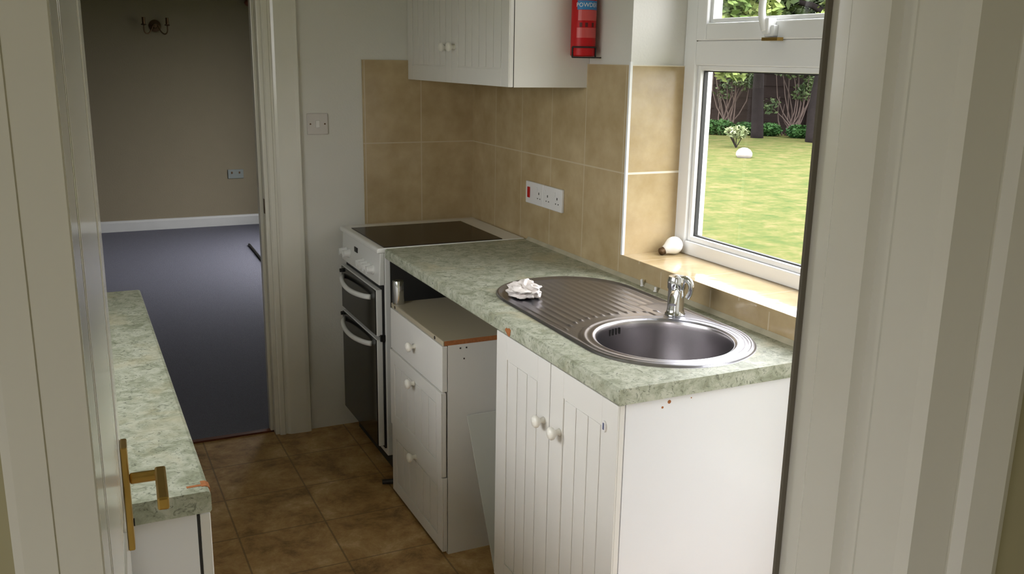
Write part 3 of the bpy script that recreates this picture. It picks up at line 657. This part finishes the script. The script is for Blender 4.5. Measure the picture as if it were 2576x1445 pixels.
b = MB(); b.box(-1.5035, -1.4995, -2.3515, -.905, .104, .866).build('door_gap_shade', DGAP, lc)  # dark filler imitating the shadow gap behind the left doors

# ------------------------------------------------------------ switch and sockets
ls = thing('light_switch', 'white square light switch on the wall beside the far door frame', 'light switch', (-.702, 0, 1.337))
b = MB(); b.box(-.745, -.659, -.009, 0, 1.294, 1.380).build('plate', mat('aged white plastic', (.60, .57, .55), .4, var=.01), ls, bevel=.003)
b = MB(); b.box(-.7105, -.6935, -.0125, -.009, 1.322, 1.352).build('rocker', PLAST, ls, bevel=.002)
for x in (-.732, -.672): b = MB(); b.lathe([(.0035, 0), (.0035, .0008)], (x, -.009, 1.337), (0, -1, 0), 12); b.build('screw', DBRASS, ls)
def socket_rows(root, yc, zc, red):
    b = MB(); b.box(-.0195, -.008, yc - .074, yc + .074, zc - .043, zc + .043); b.build('plate', PLAST, root, bevel=.003)
    ys = (yc - .040,) if red else (yc - .038, yc + .038)
    if red:
        b = MB(); b.box(-.0245, -.0195, yc + .034, yc + .052, zc - .020, zc + .022).build('switch', REDSW, root, bevel=.002)
    for y in ys:
        b = MB(); b.box(-.0225, -.0195, y + .012, y + .022, zc + .012, zc + .028).build('switch', PLAST, root, bevel=.001)
        b = MB(); b.box(-.0199, -.0194, y - .003, y + .003, zc + .000, zc + .009).box(-.0199, -.0194, y - .013, y - .007, zc - .017, zc - .013).box(-.0199, -.0194, y + .007, y + .013, zc - .017, zc - .013)
        b.build('pin_holes', BLACK, root)
c1 = thing('cooker_switch', 'white cooker switch plate with a red rocker, left of the twin wall sockets', 'switch', (0, -.645, 1.103)); socket_rows(c1, -.645, 1.103, True)
c2 = thing('wall_socket', 'white double socket on the beige tiles, right of the red cooker rocker', 'socket', (0, -.795, 1.103)); socket_rows(c2, -.795, 1.103, False)
c3 = thing('wall_socket', 'small pale socket low on the far tan wall of the next room', 'socket', (-.2, 5.3, .50))
b = MB(); b.box(-.275, -.130, 5.290, 5.2995, .455, .541).build('plate', mat('grey plate', (.17, .19, .18), .5), c3, bevel=.003)
for x in (-.245, -.175): b = MB(); b.box(x, x + .015, 5.288, 5.290, .50, .52).build('switch', DBRASS, c3)

# ------------------------------------------------------------ fire extinguisher
fx = thing('fire_extinguisher', 'red fire extinguisher with a blue label band hung beside the wall cabinet', 'fire extinguisher', (-.06, -1.062, 1.62))
ex, ey, ez = -.055, -1.050, 1.622; er = .0415
b = MB(); b.lathe([(er - .004, 0), (er, .004), (er, .24), (er - .006, .262), (.018, .285), (.014, .30)], (ex, ey, ez), 'z', 56); b.build('cylinder', RED, fx, smooth=True)
b = MB(); b.lathe([(.016, .30), (.016, .325), (.010, .33), (.010, .345)], (ex, ey, ez), 'z', 24).box(ex - .05, ex + .02, ey - .008, ey + .008, ez + .345, ez + .36); b.build('valve', BLACK, fx)
cam_az = math.atan2(CAMP.y - ey, CAMP.x - ex)
def wrap(b, a0, a1, z0_, z1_, off=.0006, n=14):
    for k in range(n):
        t0 = cam_az + a0 + (a1 - a0) * k / n; t1 = cam_az + a0 + (a1 - a0) * (k + 1) / n; r = er + off
        b.add([(ex + r * math.cos(t0), ey + r * math.sin(t0), z0_), (ex + r * math.cos(t1), ey + r * math.sin(t1), z0_), (ex + r * math.cos(t1), ey + r * math.sin(t1), z1_), (ex + r * math.cos(t0), ey + r * math.sin(t0), z1_)], [(0, 1, 2, 3)])
A0, A1 = -.55, 1.45
b = MB(); wrap(b, A0, A1, ez + .149, ez + .178); b.build('blue_label', BLUE, fx)
b = MB(); wrap(b, A0 + .1, A1, ez + .115, ez + .148); b.build('text_panel', LRED, fx)
b = MB(); wrap(b, A0, A1 - .1, ez + .060, ez + .092); b.build('text_panel', LRED, fx)
for a in (-.32, .12, .68): b = MB(); wrap(b, a - .0, a + .22, ez + .094, ez + .108, .0009, 5); b.build('class_pictogram', DRED, fx)
# lettering wrapped round the cylinder
def wrap_text(txt, size, a_mid, zc, m, parent, name):
    cu = bpy.data.curves.new(name, 'FONT'); cu.body = txt; cu.size = size; cu.align_x = 'CENTER'; cu.align_y = 'CENTER'; cu.resolution_u = 2
    o = bpy.data.objects.new(name, cu); C.objects.link(o)
    dg = bpy.context.evaluated_depsgraph_get(); me = bpy.data.meshes.new_from_object(o.evaluated_get(dg))
    bpy.data.objects.remove(o); r = er + .0014; o0 = Vector(ORG[parent.name])
    import bmesh
    bm = bmesh.new(); bm.from_mesh(me); bmesh.ops.subdivide_edges(bm, edges=[e for e in bm.edges if e.calc_length() > .004], cuts=2, use_grid_fill=False)
    for v in bm.verts:
        a = cam_az + a_mid + v.co.x / r; v.co = Vector((ex + r * math.cos(a), ey + r * math.sin(a), zc + v.co.y)) - o0
    bm.to_mesh(me); bm.free(); me.materials.clear(); me.materials.append(m)
    ob = bpy.data.objects.new(name, me); C.objects.link(ob); ob.parent = parent
wrap_text('POWDER', .019, .30, ez + .1635, WHITEP, fx, 'label_lettering')
b = MB()
def ring(z): return [(ex + (er + .0025) * math.cos(cam_az + t), ey + (er + .0025) * math.sin(cam_az + t), z) for t in [-.9 + 2.2 * k / 16 for k in range(17)]]
b.tube(ring(ez + .030), .0028, 8); b.tube(ring(ez - .003), .0024, 8)
for p_, q_ in ((ring(ez + .030)[0], ring(ez - .003)[0]), (ring(ez + .030)[-1], ring(ez - .003)[-1])): b.tube([p_, q_], .003, 8)
b.tube([ring(ez - .003)[0], (ex + .02, ey - .052, ez - .003), (-.002, ey - .03, ez - .003)], .0022, 8)
b.build('wire_bracket', BLACK, fx)

# ------------------------------------------------------------ room beyond: wall light, curtain pole, stick
wl_ = thing('wall_light', 'dark brass twin arm candle wall light on the tan far wall', 'wall light', (-.835, 5.29, 1.846))
cxl, czl = -.833, 1.846
b = MB(); b.lathe([(.052, 0), (.052, .006), (.040, .016), (.022, .022), (.018, .034), (0, .036)], (cxl, 5.2995, czl), (0, -1, 0), 32); b.build('rose', DBRASS, wl_, smooth=True)
for s in (-1, 1):
    b = MB(); b.tube([(cxl + s * .02, 5.26, czl), (cxl + s * .045, 5.245, czl - .055), (cxl + s * .075, 5.23, czl - .075), (cxl + s * .098, 5.22, czl - .055), (cxl + s * .098, 5.22, czl)], .0055, 10, 3); am = b.build('arm', DBRASS, wl_, smooth='all')
    b = MB(); b.lathe([(.008, 0), (.024, .006), (.022, .012), (.014, .014), (.014, .070), (0, .072)], (cxl + s * .098, 5.22, czl), 'z', 20); b.build('candle_holder', DBRASS, am, smooth=True)
cp = thing('curtain_pole', 'dark curtain pole end showing high on the far wall beside the door frame', 'curtain pole', (-.02, 5.22, 2.072))
b = MB(); b.lathe([(0, -.036)] + [(.034 * math.sin(math.pi * k / 10), -.034 * math.cos(math.pi * k / 10)) for k in range(1, 10)] + [(.012, .040)], (-.02, 5.22, 2.072), 'x', 24); b.build('finial', WOODD, cp, smooth='all')
b = MB(); b.tube([(.015, 5.22, 2.072), (.48, 5.22, 2.072)], .014, 14).tube([(.10, 5.22, 2.072), (.10, 5.2995, 2.072)], .009, 8).tube([(.42, 5.22, 2.072), (.42, 5.2995, 2.072)], .009, 8); b.build('pole', WOODD, cp)
b = MB(); b.tube([(-.288, 4.24, .012), (-.315, 3.30, .012)], .010, 8)
tag(b.build('dark_rod', BLACK, org=(-.3, 3.8, 0)), 'thin dark rod lying on the blue grey carpet near the door frame', 'rod')

# ------------------------------------------------------------ garden
GZ = -.15
b = MB(); N_ = 40
b.add([(-30 + 2.3 * i, -30 + 2.3 * j, GZ) for i in range(N_) for j in range(N_)], [(i * N_ + j, (i + 1) * N_ + j, (i + 1) * N_ + j + 1, i * N_ + j + 1) for i in range(N_ - 1) for j in range(N_ - 1)])
tag(b.build('lawn', LAWN), 'sunlit dry yellow green lawn seen through the kitchen window', 'lawn', kind='stuff')
def leaves(b, c, rad, n, size, rnd, squash=1.0):
    for _ in range(n):
        while True:
            d = Vector((rnd.uniform(-1, 1), rnd.uniform(-1, 1), rnd.uniform(-1, 1)))
            if .15 < d.length < 1: break
        d = d * (.55 + .45 * rnd.random()) if d.length < .6 else d
        p = Vector(c) + Vector((d.x * rad, d.y * rad, d.z * rad * squash))
        u = Vector((rnd.gauss(0, 1), rnd.gauss(0, 1), rnd.gauss(0, .6))).normalized(); v = u.cross(Vector((rnd.gauss(0, 1), rnd.gauss(0, 1), rnd.gauss(0, 1)))).normalized()
        s = size * rnd.uniform(.6, 1.4)
        b.add([p - u * s, p - v * s * .5, p + u * s, p + v * s * .5], [(0, 1, 2, 3)])
AX = Vector((.68, .73, 0)).normalized(); SD = Vector((AX.y, -AX.x, 0))   # down the garden, and across it
def gp(dist, off, z=0): v = Vector((CAMP.x, CAMP.y, 0)) + AX * dist + SD * off; return Vector((v.x, v.y, GZ + z))
def tree(label, dist, off, h, lean, crowns, seed, lm, tr=.16, n=1500):
    rnd = random.Random(seed); p = gp(dist, off); t = thing('tree', label, 'tree', tuple(p), group='trees at the end of the lawn')
    b = MB(); pts = [p + Vector((0, 0, -.1))]
    for k in range(1, 6): pts.append(p + Vector((lean[0] * k / 5 + rnd.uniform(-.1, .1), lean[1] * k / 5 + rnd.uniform(-.1, .1), h * .7 * k / 5)))
    b.tube(pts, [tr, tr * .45], 10, 1)
    for k in range(5):
        a = pts[2 + k % 3]; e = a + Vector((rnd.uniform(-1.6, 1.6), rnd.uniform(-1.6, 1.6), rnd.uniform(.3, 1.6))); b.tube([a, a.lerp(e, .5) + Vector((0, 0, .25)), e], [tr * .35, .02], 7, 1)
    b.build('trunk', BARK, t, smooth='all')
    b = MB()
    for (o_, z_, r_) in crowns: leaves(b, p + SD * o_ + Vector((0, 0, z_)), r_, int(n * r_ * r_ / 2.5), .11, rnd, .8)
    b.build('foliage', lm, t)
tree('bright leaved tree overhanging the left of the garden view', 21.5, -2.4, 5.0, (.3, .2), [(.7, 2.9, 1.0), (0, 3.6, 1.3), (.75, 1.85, .60), (-.3, 2.1, .7)], 3, LEAF2, .10, 2600)
tree('dark leaved tree with a slim upright trunk in the middle of the garden view', 23.4, -1.10, 6.0, (-.15, .1), [(-.1, 4.0, 1.3), (.2, 2.9, .8)], 5, LEAF1, .16, 2200)
tree('tree with a thick dark trunk at the right of the garden view', 22.8, .30, 6.5, (.35, -.2), [(.6, 4.0, 1.2), (.5, 2.9, .8)], 8, LEAF2, .30, 2200)
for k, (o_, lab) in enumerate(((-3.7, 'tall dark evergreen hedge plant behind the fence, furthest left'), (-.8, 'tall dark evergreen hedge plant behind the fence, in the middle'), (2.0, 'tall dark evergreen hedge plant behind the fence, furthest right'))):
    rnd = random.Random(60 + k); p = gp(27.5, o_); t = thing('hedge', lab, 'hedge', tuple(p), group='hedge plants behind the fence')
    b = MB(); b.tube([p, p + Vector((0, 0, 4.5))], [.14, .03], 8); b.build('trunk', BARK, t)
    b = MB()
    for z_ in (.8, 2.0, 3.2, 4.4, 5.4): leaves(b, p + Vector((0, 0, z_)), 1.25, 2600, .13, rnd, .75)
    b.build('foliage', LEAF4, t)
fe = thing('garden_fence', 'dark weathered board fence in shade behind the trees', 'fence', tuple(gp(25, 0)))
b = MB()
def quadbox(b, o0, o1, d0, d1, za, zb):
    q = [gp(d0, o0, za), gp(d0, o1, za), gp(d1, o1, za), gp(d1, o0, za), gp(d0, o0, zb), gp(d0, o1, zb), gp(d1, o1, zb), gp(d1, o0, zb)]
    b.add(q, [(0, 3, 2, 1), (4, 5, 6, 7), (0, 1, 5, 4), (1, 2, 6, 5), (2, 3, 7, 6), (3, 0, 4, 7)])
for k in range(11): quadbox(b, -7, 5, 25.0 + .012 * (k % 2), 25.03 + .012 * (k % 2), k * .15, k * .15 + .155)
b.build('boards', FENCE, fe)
for k in range(6):
    b = MB(); quadbox(b, -6.9 + 2.3 * k, -6.78 + 2.3 * k, 24.9, 25.0, 0, 1.8); b.build('post', FENCE, fe)
for k, (d_, o_, r_, lm, lab) in enumerate(((24.0, -2.3, .40, LEAF3, 'low dark green bush at the left foot of the garden fence'), (24.2, -1.15, .34, LEAF3, 'low green bush left of the slim upright trunk'), (23.9, .15, .34, LEAF3, 'low green bush between the two tree trunks'), (24.1, 1.6, .4, LEAF3, 'low green bush right of the thick trunk'))):
    rnd = random.Random(40 + k); p = gp(d_, o_); b = MB()
    for q in (-.32, 0, .32): leaves(b, p + SD * q + Vector((0, 0, r_ * .45)), r_ * .8, 900, .05, rnd, .6)
    tag(b.build('bush', lm, org=tuple(p)), lab, 'bush', 'low bushes along the fence')
for k, (d_, o_, lab) in enumerate(((24.3, -1.95, 'straggly brown green shrub against the left part of the fence'), (24.5, -.35, 'straggly brown green shrub between the two tree trunks'))):
    rnd = random.Random(90 + k); p = gp(d_, o_); sb = thing('straggly_shrub', lab, 'shrub', tuple(p), group='straggly shrubs by the fence')
    b = MB(); lf = MB()
    for q in range(16):
        e = p + SD * rnd.uniform(-.55, .55) + AX * rnd.uniform(-.1, .1) + Vector((0, 0, rnd.uniform(.7, 1.9))); m_ = p.lerp(e, .5) + SD * rnd.uniform(-.2, .2)
        b.tube([p + SD * rnd.uniform(-.2, .2), m_, e], [.022, .006], 6, 1)
        if q % 2: leaves(lf, e, .26, 90, .05, rnd, .8)
    b.build('branches', BRANCH, sb, smooth='all'); lf.build('leaves', LEAF1, sb)
rnd = random.Random(77); p = gp(20.4, -1.38); sh = thing('shrub', 'small pale leaved shrub growing alone on the lawn', 'shrub', tuple(p))
b = MB(); [b.tube([p, p + Vector((rnd.uniform(-.25, .25), rnd.uniform(-.25, .25), .34))], [.012, .005], 6) for _ in range(6)]; b.build('stems', BARK, sh)
b = MB(); leaves(b, p + Vector((0, 0, .33)), .26, 260, .045, rnd, .55); b.build('leaves', leaf_mat('pale leaves', (.12, .15, .07), (.26, .28, .17)), sh)
p = gp(18.3, -1.08); b = MB(); b.lathe([(0, -.03), (.11, -.02), (.155, .04), (.150, .10), (.11, .155), (.05, .185), (0, .19)], (p.x, p.y, GZ), (.15, .1, 1), 14)
tag(b.build('rock', ROCK, org=tuple(p), smooth='all'), 'pale pinkish white rounded stone on the lawn beside the small shrub', 'rock')
